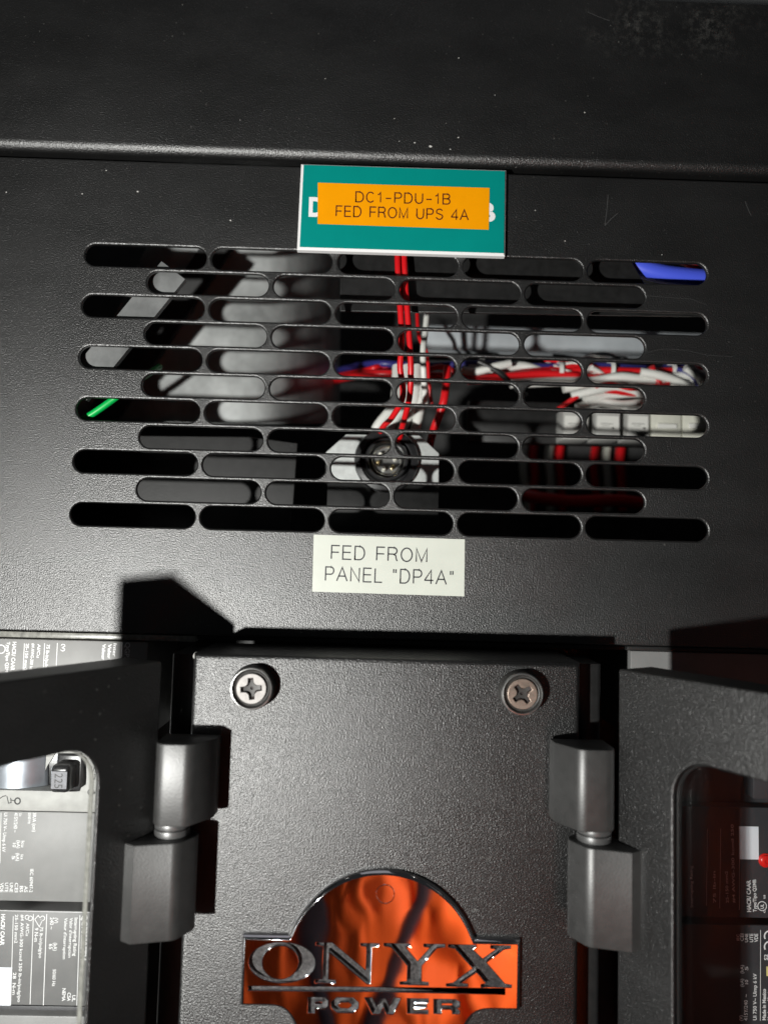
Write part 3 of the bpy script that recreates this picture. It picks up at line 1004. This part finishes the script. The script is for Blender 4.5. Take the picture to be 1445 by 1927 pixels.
# left lower breaker
bk2 = thing('circuit_breaker', at(100, 1990, ZB), 'circuit breaker with glare painted grey low in the left window with a white sticker', 'circuit breaker', 'circuit breakers behind the doors')
pbox(G(), -120, 1713.5, 205, 1893, -52, ZB, .5).out('upper_face', MT['breaker_half_glare'], bk2)
pbox(G(), -120, 1912, 205, 2090, -52, ZB + .4, .8).out('lower_face', MT['breaker_glare'], bk2)
pbox(G(), -120, 1894, 205, 1911, -52, ZB - 3.5, .2).out('groove', MT['breaker'], bk2)
pbox(G(), -60, 1821, 21, 1893, ZB + .01, ZB + .12, .02, 1).out('sticker', MT['sticker'], bk2)
g = G()
for s, a, b, h, bo in [('QGP32225TM', (154.5, 1722), (151.5, 1808), 10, .03), ('Interrupting Rating', (140.5, 1728), (137.5, 1800), 6, .012), ("Valor d'interrupcion", (131.5, 1728), (128.5, 1803), 5.5, .012),
                       ("Valeur d'interruption", (121.5, 1728), (118, 1806), 5.5, .012), ('(V)', (103, 1728), (102.5, 1738), 6.5, .012), ('(kA)', (101, 1775), (100.5, 1790), 6.5, .012), ('50/60 Hz', (99.5, 1825), (98, 1857), 6, .012),
                       ('240 ~', (94.5, 1727), (93.8, 1750), 6.5, .012), ('65', (92.5, 1777), (92, 1787), 6.5, .012), ('UL', (136, 1874), (135.5, 1886), 6, .02), ('CSA', (127, 1869), (126.3, 1885), 6, .02), ('NEMA', (117.5, 1861), (116.5, 1885), 6, .02),
                       ('75 lb-in/pulg/po', (75.5, 1745), (73, 1804), 5.5, .012), ('9 N-m', (65.5, 1747), (64.5, 1773), 6.5, .012), ('Al/Cu', (49.5, 1738), (48.5, 1762), 5.5, .012),
                       ('#4 AWG-300 kcmil 250 lb-in/pulg/po', (39.5, 1722), (33, 1887), 5.5, .012), ('25-150 mm2', (28.5, 1722), (27, 1776), 5.5, .012), ('28  N-m', (24.5, 1831), (23, 1873), 6, .012), ('HACR/ CAAR', (2.5, 1721), (.5, 1780), 7, .03)]:
    put_text(g, s, z, a, b, h, 1, bo)
vline(g, 150.5, 1723, 144.5, 1893, 1.2, z); vline(g, 88, 1721, 81.5, 1893, 1.4, z); vline(g, 63, 1721, 56.5, 1891, 1.3, z); vline(g, 25, 1725, 20, 1893, 1.2, z)
vline(g, 0, 1714.5, 205, 1719, .8, z)
dm = [(65.5, 1731), (72, 1723.5), (79, 1734), (74, 1745)]
g.ribbon([(at(x, y, z).x, at(x, y, z).y) for x, y in dm], .28, Vector((0, 0, z)), Vector((1, 0, 0)), Vector((0, 1, 0)), True)
for px, py, r in ((80, 1729, .9), (57, 1729, .9), (51, 1727, .8)):
    c = at(px, py, z)
    g.ribbon(ell(c.x, c.y, r, r, 14), .28, Vector((0, 0, z)), Vector((1, 0, 0)), Vector((0, 1, 0)), True)
g.out('lettering', MT['print_white'], bk2, smooth=0, kind='stuff')

# right upper breaker
bk3 = thing('circuit_breaker', at(1400, 1730, ZB), 'charcoal circuit breaker in the right window with white sticker and red button', 'circuit breaker', 'circuit breakers behind the doors')
pbox(G(), 1186, 1230, 1600, 1395, -52, ZB, .6).out('upper_face', MT['breaker_half_glare'], bk3)
pbox(G(), 1240, 1520, 1600, 1729, -52, ZB, .6).out('lower_face', MT['breaker'], bk3)
pbox(G(), 1240, 1396, 1600, 1519, -52, ZB - 6, .4).out('handle_well', MT['breaker'], bk3)
pbox(G(), 1417, 1430, 1600, 1506, ZB - 5.9, ZB + 2, .5).out('strap', MT['breaker'], bk3)
pbox(G(), 1390.5, 1556, 1427.5, 1618, ZB + .01, ZB + .15, .02, 1).out('sticker', MT['sticker'], bk3)
c = at(1443, 1622, ZB + 1.5)
G().lathe((c.x, c.y, ZB), [(2.8, .01), (2.8, .5), (2.4, .7), (2.3, 1.3), (1.9, 1.6), (.9, 1.7), (.8, 1.4), (.02, 1.4)], 28).out('test_button', MT['red_plastic'], bk3)
g = G()
z = ZB + .03
for s, a, b, h, bo in [('HACR/ CAAR', (1413, 1717), (1412, 1657), 7.5, .03), ('Type/Tipo Q2MB', (1423.5, 1717), (1422.5, 1656), 6.5, .012), ('us', (1440, 1692), (1440, 1685), 5, .012), ('c', (1440, 1719), (1440, 1714), 5, .012),
                       ('UL', (1437, 1711), (1437, 1702), 6, .02), ('#4 AWG-300 kcmil 250', (1383, 1700), (1380, 1552), 5, .01), ('25-150 mm2', (1371, 1700), (1369, 1640), 5, .01), ('Interrupting Rating', (1304, 1708), (1303, 1630), 5, .01), ('75 lb-in', (1347, 1700), (1346, 1640), 5, .01)]:
    put_text(g, s, z, a, b, h, 1, bo)
vline(g, 1391, 1618, 1391, 1713, .8, z); vline(g, 1356, 1560, 1354, 1710, .7, z); vline(g, 1331, 1560, 1329, 1705, .7, z)
c = at(1434, 1706, z)
g.ribbon(ell(c.x, c.y, 1.8, 1.8, 24), .3, Vector((0, 0, z)), Vector((1, 0, 0)), Vector((0, 1, 0)), True)
g.out('lettering', MT['print_white'], bk3, smooth=0, kind='stuff')

# right lower breaker
bk4 = thing('circuit_breaker', at(1400, 1990, ZB), 'charcoal circuit breaker lowest in the right window, standards list printed sideways', 'circuit breaker', 'circuit breakers behind the doors')
pbox(G(), 1240, 1742, 1600, 2090, -52, ZB, .6).out('lower_face', MT['breaker'], bk4)
g = G()
for s, a, b, h, bo in [('IEC', (1391, 1771), (1391, 1759), 5, .01), ('CEI', (1399, 1772), (1399, 1758), 6, .012), ('UNE', (1407.5, 1774), (1407.5, 1758), 6, .012), ('UTE', (1417, 1774), (1417, 1758), 6.5, .012), ('VDE', (1426, 1774), (1426, 1758), 6.5, .012),
                       ('(kA)', (1399, 1833), (1399, 1817), 6, .012), ('5', (1407.5, 1827), (1407.5, 1820), 6, .012), ('(kA)', (1399, 1858), (1399, 1843), 6, .012), ('10', (1407.5, 1853), (1407.5, 1845), 6, .012),
                       ('Ui 750 V~ Uimp 6 kV', (1423.5, 1921), (1423.5, 1833), 6.5, .012), ('415Y/240  ~', (1406.5, 1922), (1406.5, 1872), 6.5, .012), ('(V)', (1397, 1922), (1397, 1912), 6, .012),
                       ('Made in Mexico', (1441, 1921), (1441, 1862), 6.5, .03), ('Hecho en Mexico', (1450, 1921), (1450, 1860), 6, .02), ('S2', (1445, 1808), (1445, 1797), 7, .02)]:
    put_text(g, s, z, a, b, h, 1, bo)
vline(g, 1431, 1751, 1430.5, 1922, 1.0, z)
for py in (1763, 1783):
    c = at(1448, py, z)
    g.ribbon(arc(c.x, c.y, 2.1, 2.1, 60, 210, 10), .6, Vector((0, 0, z)), Vector((1, 0, 0)), Vector((0, 1, 0)))
g.out('lettering', MT['print_white'], bk4, smooth=0, kind='stuff')
pbox(G(), 1442, 1820, 1460, 1838, ZB + .01, ZB + .06, .01, 1).out('yellow_mark', MT['yellow_print'], bk4)

# ================================================================== seen through the slots
# ---- left: bent grey plate and dark diagonal straps
def sheet(g, rows, th=1.5):
    """thick sheet over a grid of local points"""
    nr, nc = len(rows), len(rows[0])
    vv = [Vector(p) for r in rows for p in r]
    n = len(vv)
    vv += [p - Vector((0, 0, th)) for p in vv]
    ff = []
    for i in range(nr - 1):
        for j in range(nc - 1):
            a = i * nc + j
            ff.append((a, a + 1, a + nc + 1, a + nc))
            ff.append((n + a, n + a + nc, n + a + nc + 1, n + a + 1))
    edge = [j for j in range(nc)] + [i * nc + nc - 1 for i in range(1, nr)] + [(nr - 1) * nc + j for j in range(nc - 2, -1, -1)] + [i * nc for i in range(nr - 2, 0, -1)]
    for k in range(len(edge)):
        a, b = edge[k], edge[(k + 1) % len(edge)]
        ff.append((a, b, n + b, n + a))
    g.add(vv, ff)
    return g
gp = thing('mounting_plate', at(480, 800, -85), 'grey steel mounting plate behind the left half of the slots', 'plate')
rows = []
for i in range(2):
    py = (420, 797)[i]
    r = []
    for j in range(17):
        px = (296, 120)[i] + (640 - (296, 120)[i]) * j / 16
        zz = -70 - 75 * max(0, (j - 10) / 6) ** 2
        r.append(at(px, py, zz))
    rows.append(r)
sheet(G(), rows).out('plate', MT['grey_plate'], gp, smooth=60)

def strap_px(name, pts, wpx, z0, z1, m, label, cat, group=None):
    """flat bar between two pixel points at depths z0, z1"""
    a, b = at(*pts[0], z0), at(*pts[1], z1)
    d = (b - a).normalized()
    s_ = Vector((d.y, -d.x, 0)).normalized() * (wpx * .5 * .26)
    t = thing(name, a, label, cat, group)
    vv = [a - s_, a + s_, b + s_, b - s_]
    vv += [p - Vector((0, 0, 3)) for p in vv]
    ff = [(0, 1, 2, 3), (4, 7, 6, 5), (0, 4, 5, 1), (1, 5, 6, 2), (2, 6, 7, 3), (3, 7, 4, 0)]
    G().add(vv, ff).out('bar', m, t, smooth=0)
    return t
strap_px('diagonal_bar', [(180, 800), (424, 440)], 55, -66, -66, MT['inner_black'], 'black diagonal bar crossing in front of the grey mounting plate', 'dark_bar')  # black diagonal bar set in front of the plate
strap_px('diagonal_strip', [(140, 736), (326, 508)], 50, -5, -5, MT['strip_grey'], 'grey diagonal steel strip at the far left of the slots', 'strip')

# ---- green wire
def wire(pts, r, m, label, group=None, name='wire', n=10, sub=6):
    P = [at(x, y, z) for x, y, z in pts]
    o = G().tube(P, r, n, sub).out(name, m, None, base=P[0], smooth=60)
    return tag(o, label, 'wire', group)
wire([(120, 806, -8), (165, 784, -7), (212, 752, -7), (250, 722, -9), (300, 690, -40)], 1.5, MT['wire_green'], 'green wire crossing the far left slot of the seventh row')

bf = thing('baffle_plate', at(400, 1005, -48), 'dark baffle plate behind the lower left slots', 'plate')
v, f = fill([[(at(x, y, -48).x, at(x, y, -48).y) for x, y in [(110, 818), (470, 822), (560, 834), (545, 1040), (90, 1040)]]], .4, .3, 2)
G().add([(p.x, p.y, -48.8 + p.z) for p in v], f).out('plate', MT['edge_black'], bf)
# ---- connector on its galvanised bracket
ZK = -38.0
kc = at(727, 868, ZK)
bkt = thing('connector_bracket', at(720, 1030, ZK), 'galvanised bracket with cut corners behind the middle of the lower slots', 'bracket')
bo = [(613, 851), (651, 817), (789, 819), (826, 853), (825.5, 909), (613.5, 905)]
v, f = fill([[(at(x, y, ZK).x, at(x, y, ZK).y) for x, y in bo]], .7, .25, 2)
G().add([(p.x, p.y, ZK - .95 + p.z) for p in v], f).out('plate', MT['galv'], bkt)
pbox(G(), 614, 908.5, 824.5, 1045, ZK - 20, ZK - .4, .3).out('lower_block', MT['edge_black'], bkt)  # dark block below the galvanised plate
con = thing('round_connector', (kc.x, kc.y, ZK), 'black round socket with brass contacts mounted on the galvanised bracket', 'connector')
G().lathe(kc + Vector((0, 0, .02)), [(15.2, 0), (15.2, 3), (14.6, 4.2), (12.4, 4.6), (11.6, 4.0), (11.2, 1.2), (10.4, 1.0)], 64).out('flange_ring', MT['black_plastic'], con)
G().lathe(kc + Vector((0, 0, .02)), [(10.3, 0), (10.3, 5.6), (9.7, 6.4), (8.7, 6.4), (8.2, 5.4), (7.8, .8)], 56).out('barrel', MT['black_plastic'], con)
G().lathe(kc + Vector((0, 0, .02)), [(7.7, 0), (7.6, 2.2), (6.9, 2.8), (6.5, 2.2), (6.3, .3), (.1, .25)], 48).out('inner_ring', MT['cup'], con)
for k in range(6):
    a = R_(60 * k + 15)
    c = kc + Vector((4.2 * math.cos(a), 4.2 * math.sin(a), .3))
    G().lathe(c, [(1.05, 0), (1.0, 3.2), (.6, 3.8), (.02, 3.9)], 14).out('contact', MT['brass'] if k % 2 else MT['ivory'], con)

# ---- red and white wires down the middle
GW = 'thin wires hanging behind the middle of the slots'
wire([(747, 380, -12), (748, 490, -9), (752, 560, -8), (756, 640, -8), (753, 690, -9), (758, 745, -13), (738, 785, -22), (716, 812, -34), (700, 880, -60)], 1.35, MT['wire_red'], 'left red wire of the pair hanging behind the middle slots', GW)
wire([(757, 380, -11), (761, 490, -8), (764, 550, -7), (769, 620, -7), (773, 690, -8), (770, 750, -14), (755, 812, -30), (742, 880, -60)], 1.35, MT['wire_red'], 'right red wire of the pair hanging behind the middle slots', GW)
wire([(806, 560, -55), (800, 625, -48), (796, 660, -44), (797, 700, -44), (800, 760, -52)], 1.5, MT['wire_white'], 'short white wire right of the red pair', GW)
wire([(784, 560, -70), (788, 630, -62), (803, 665, -60), (806, 715, -60), (812, 760, -62)], 1.0, MT['wire_red'], 'thin dark red wire behind the short white wire', GW)
wire([(842, 690, -48), (838, 735, -46), (832, 765, -46), (815, 812, -52), (806, 850, -70)], 2.0, MT['wire_red'], 'thick red wire curving down right of the white wires', GW)
for i, (x0, x1) in enumerate(((741, 716), (760, 741), (779, 765), (793, 790))):
    wire([(x0 + 6, 690, -66), (x0 + 4, 735, -60), (x0 - 2, 765, -58), (x1 - 8, 806, -58), (x1 - 20, 850, -64)], 2.6, MT['wire_white'],
         ['first', 'second', 'third', 'fourth'][i] + ' white wire from the left in the cluster above the round socket', GW)

# ---- grey wiring duct, right
du = thing('wiring_duct', at(1000, 665, -98), 'pale grey horizontal wiring duct behind the fourth row of slots', 'duct')
g = G()
pbox(g, 796, 618, 1345, 664, -120, -98, .6)
g.out('cover', MT['duct'], du)
g = G()
pbox(g, 805, 665, 1340, 673, -118, -104, .3)
g.out('base', MT['inner_black'], du)
# dark plate above it
dp = thing('cover_plate', at(1000, 590, -14), 'black cover plate behind the upper right slots', 'plate')
v, f = fill([[(at(x, y, -14).x, at(x, y, -14).y) for x, y in [(640, 380), (1120, 380), (1215, 536), (1420, 540), (1420, 596), (640, 585)]]], .5, .3, 2)
G().add([(p.x, p.y, -14.8 + p.z) for p in v], f).out('plate', MT['edge_black'], dp)

# ---- blue cable, top right
wire([(1080, 440, -24), (1180, 492, -22), (1235, 513, -21), (1300, 522, -21), (1420, 532, -23)], 4.3, MT['wire_blue'], 'thick blue cable in the top right slot', None, 'cable')
wire([(1245, 470, -36), (1290, 490, -33), (1326, 508, -32), (1400, 526, -33)], 2.6, MT['wire_red'], 'dark red cable end beside the blue cable', None, 'cable')

# ---- bundled wires behind the fifth and sixth rows
GB = 'bundled wires behind the right half of the slots'
rnd = random.Random(11)
spec = [
    ('wire_navy', [(700, 684), (790, 688), (900, 684), (1010, 690), (1120, 688), (1220, 694), (1290, 688), (1380, 680)], -66, 2.0, 'navy wire along the top of the bundle'),
    ('wire_red', [(690, 704), (800, 706), (920, 712), (1000, 700), (1110, 697), (1230, 700), (1340, 694), (1400, 700)], -62, 2.3, 'red wire running the whole length of the bundle'),
    ('wire_red', [(880, 716), (960, 708), (1030, 703), (1120, 712), (1180, 716), (1240, 704), (1300, 697), (1370, 706)], -60, 2.3, 'red wire dipping below the middle of the bundle'),
    ('wire_white', [(880, 688), (930, 695), (985, 689), (1050, 710), (1100, 706), (1150, 712), (1210, 718), (1290, 712), (1370, 720)], -64, 2.6, 'white wire crossing the bundle from upper left'),
    ('wire_white', [(960, 722), (1040, 718), (1120, 716), (1170, 709), (1230, 716), (1300, 705), (1370, 710)], -58, 2.6, 'white wire in front of the bundle at right'),
    ('wire_white', [(1060, 730), (1110, 724), (1180, 728), (1250, 722), (1330, 716), (1390, 712)], -60, 2.8, 'thick white wire below the bundle'),
    ('wire_white', [(1100, 752), (1150, 742), (1200, 738), (1260, 740), (1330, 734)], -62, 2.8, 'lower white wire behind the sixth row'),
    ('wire_red', [(1050, 770), (1085, 746), (1110, 733), (1150, 736), (1200, 741), (1260, 730)], -58, 1.4, 'thin red wire looping up to the bundle'),
    ('wire_black', [(900, 680), (935, 698), (960, 720), (990, 745)], -56, 1.6, 'black wire slanting across the left end of the bundle'),
    ('wire_white', [(1075, 745), (1120, 734), (1160, 728), (1215, 742), (1260, 752)], -57, 2.4, 'white wire wavering behind the sixth row'),
    ('wire_white', [(1085, 768), (1130, 757), (1170, 762), (1230, 758), (1300, 764)], -60, 2.6, 'lowest white wire behind the sixth row'),
    ('wire_red', [(1120, 728), (1150, 722), (1185, 731), (1230, 728), (1260, 722)], -53, 1.2, 'thin red wire between the fifth and sixth rows'),
    ('wire_white', [(1205, 700), (1240, 706), (1275, 718), (1300, 735)], -52, 2.4, 'short white wire bending down at the right of the bundle'),
    ('wire_white', [(1290, 690), (1306, 700), (1322, 716), (1328, 740)], -50, 2.6, 'white wire bending down at the far right of the bundle'),
    ('wire_white', [(868, 694), (890, 700), (930, 690), (960, 684)], -57, 2.2, 'short white wire at the left end of the bundle'),
    ('wire_navy', [(1275, 694), (1300, 704), (1312, 722), (1318, 745)], -55, 1.3, 'short navy wire at the right end of the bundle'),
    ('wire_red', [(1225, 690), (1232, 705), (1240, 722), (1246, 745)], -54, 1.9, 'short red wire crossing the bundle at right'),
    ('wire_red', [(690, 696), (720, 690), (760, 708), (830, 690), (870, 712)], -64, 1.6, 'red wire twisting behind the hanging pair'),
]
for m_, pts, z0, r, lb in spec:
    P_ = [(x, y, z0 - 24 + rnd.uniform(-2, 2)) for x, y in pts]
    if pts[0][0] < 710: P_ = [(pts[0][0] - 70, pts[0][1] + 14, z0 - 90)] + P_
    wire(P_, r, MT[m_], lb, GB)
for m_, n_w, lb in (('wire_white', 15, 'tangle of thin white wire ends behind the bundled wires'), ('wire_red', 9, 'tangle of thin red wire ends behind the bundled wires')):
    g = G()
    for k in range(n_w):
        x0, y0 = rnd.uniform(1060, 1320), rnd.uniform(700, 735)
        if k % 3 == 0: x0, y0 = rnd.uniform(890, 1100), rnd.uniform(682, 700)
        P_ = [at(x0 + 26 * q + rnd.uniform(-8, 8), y0 + rnd.uniform(-11, 13), -88 + rnd.uniform(-5, 5)) for q in range(4)]
        g.tube(P_, rnd.uniform(.9, 1.6), 7, 5)
    tag(g.out('wire_tangle', MT[m_], None, base=at(1190, 730, -88), smooth=60), lb, 'wire', None, 'stuff')
GT = 'white ties round the wire bundle'
for i, (px, py, nm) in enumerate(((905, 690, 'white cable tie at the left end of the bundle'), (1052, 700, 'white cable tie left of the gap between the slots'), (1148, 697, 'white cable tie under the navy wire'), (1262, 702, 'white cable tie near the right end of the bundle'))):
    c = at(px, py, -87)
    t = G()
    vv = [(c.x + dx, c.y + 5.2 * math.cos(a), c.z + 5.6 * math.sin(a)) for a in [2 * math.pi * k / 18 for k in range(18)] for dx in (-1.1, 1.1)]
    ff = [(2 * k, 2 * k + 1, (2 * k + 3) % 36, (2 * k + 2) % 36) for k in range(18)]
    vv2 = [(x, c.y + (y - c.y) * 1.1, c.z + (z_ - c.z) * 1.12) for x, y, z_ in vv]
    n0 = len(vv)
    ff2 = [tuple(i_ + n0 for i_ in q_) for q_ in ff]
    side = []
    for k in range(18):
        for d_ in (0, 1):
            a_, b_ = 2 * k + d_, (2 * k + 2 + d_) % 36
            side.append((a_, b_, n0 + b_, n0 + a_))
    tag(t.add(vv + vv2, ff + ff2 + side).out('cable_tie', MT['wire_white'], None, base=c, smooth=60), nm, 'cable tie', GT)

# ---- terminal blocks with white markers (seventh row)
GM = 'white terminal blocks in a row behind the seventh row of slots'
for i, (x0, x1, lb) in enumerate(((1060, 1108, 'white terminal block at the left end of the row'), (1121, 1167, 'second white terminal block, between two dark gaps'), (1180, 1222, 'third white terminal block from the left, printed marker'),
                                  (1226, 1282, 'ivory terminal block right of the printed ones'), (1285, 1345, 'ivory end block at the right of the terminal row'))):
    t = thing('terminal_block', at(.5 * (x0 + x1), 822, -80), lb, 'terminal block', GM)
    g = G()
    pbox(g, x0, 768, x1, 826, -96, -80, .5)
    g.out('body', MT['ivory'] if i > 2 else MT['base_pale'], t)
    if i < 3:
        pbox(G(), x0 + 3, 782, x1 - 2, 812, -79.98, -79.5, .1, 1).out('marker', MT['wire_white'], t)
        g = G()
        z = -79.46
        flat_stroke(g, [(x0 + 9, 797), (x0 + 16, 796.5), (x0 + 33, 798)], 1.3, z)
        flat_stroke(g, [(x0 + 12, 800.5), (x0 + 26, 801)], .8, z)
        flat_stroke(g, [(x0 + 30, 805.5), (x0 + 35, 806)], 4, z)
        g.out('lettering', MT['print_grey'], t, smooth=0)
    else:
        pbox(G(), x0 + 12, 797, x1 - 8, 806, -79.98, -78.8, .2, 1).out('clamp', MT['wire_white'], t)
rl = thing('terminal_rail', at(1200, 850, -97), 'dark rail carrying the row of white terminal blocks', 'rail')
g = G()
pbox(g, 880, 760, 1400, 838, -102, -96.3, .3)
g.out('rail', MT['edge_black'], rl)
# lower, dim loops of wire
GD = 'dim wires hanging behind the lower right slots'
for i, (x, m_, r, lb) in enumerate(((985, 'ivory', 3.0, 'dim pale wire, leftmost behind the lower right slots'), (1003, 'wire_red', 3.2, 'dim red wire beside the leftmost pale one'), (1032, 'ivory', 3.2, 'dim pale wire between two red ones'),
                                    (1052, 'wire_red', 3.0, 'dim red wire left of the slot gap'), (1118, 'wire_red', 3.0, 'dim red wire right of the slot gap'), (1140, 'ivory', 3.0, 'dim pale wire right of the slot gap'), (1166, 'wire_red', 3.4, 'dim red wire, rightmost behind the lower slots'))):
    wire([(x + 6, 822, -250), (x, 860, -246), (x - 3 + 8 * rnd.random(), 900, -246), (x + 10 * rnd.uniform(-1, 1), 960, -250)], r, MT[m_], lb, GD)
wire([(980, 930, -152), (1020, 938, -146), (1080, 944, -146), (1160, 942, -148), (1230, 952, -160)], 4, MT['wire_red'], 'dim red cable lying along the tenth row of slots', GD)

# ================================================================== beyond the frame
wl = G()
wl.box((-1500, -1400, -330), (1500, 1200, -300))
tag(wl.out('wall', MT['wall'], None, base=(0, -1400, -300)), kind='structure')
fl_ = G()
fl_.box((-1500, -1420, -300), (1500, -1402, 1500))
tag(fl_.out('floor', MT['wall'], None, base=(0, -1420, 0)), kind='structure')

# the photographer's orange jacket, mirrored in the badge
rows = []
NR, NC = 50, 130
for i in range(NR + 1):
    y = -285 - 330 * i / NR
    r = []
    for j in range(NC + 1):
        s_ = -1 + 2 * j / NC
        x = 200 * math.sin(s_ * 1.35)
        zz = 520 + 95 * (1 - math.cos(s_ * 1.35))
        wx = x + 26 * noi.noise((x * .006, y * .004, 1.3)) + 9 * noi.noise((x * .02, y * .012, 7.1))
        fold = 15 * (1 - abs(noi.noise((wx * .017, y * .0045, 3.7)))) ** 3 + 9 * (1 - abs(noi.noise((wx * .036 + y * .004, y * .006, 9.2)))) ** 4 + 5 * noi.noise((wx * .08, y * .02, 5.5))
        r.append((x, y, zz + fold + .04 * (y + 285)))
    rows.append(r)
g = sheet(G(), rows, -3.0)
tag(g.out('jacket', MT['cloth'], None, base=(0, -685, 520), smooth=80), 'orange work jacket of the photographer mirrored in the chrome badge', 'jacket')

# dark straps added over the jacket for dark streaks in the badge reflection
g = G()
for sx, xa, xb in ((-1, -95, -22), (1, 78, -6)):
    for q in (0,):
        P = []
        for k in range(15):
            t = k / 14
            y = -278 - 300 * t
            x = xa + (xb - xa) * t + 5 * math.sin(7 * t + sx)
            P.append((x, y, 488 + 12 * t + 3 * math.sin(9 * t)))
        rows = [[(p[0] - 10, p[1], p[2] + 2) for p in P], [(p[0], p[1], p[2] - 1.5) for p in P], [(p[0] + 10, p[1], p[2] + 2) for p in P]]
        sheet(g, rows, -1.5)
tag(g.out('reflection_strap', MT['reflection_strap'], None, base=(0, -578, 490), smooth=60), 'dark straps added over the orange jacket to darken its reflection in the badge', 'reflection_strap')
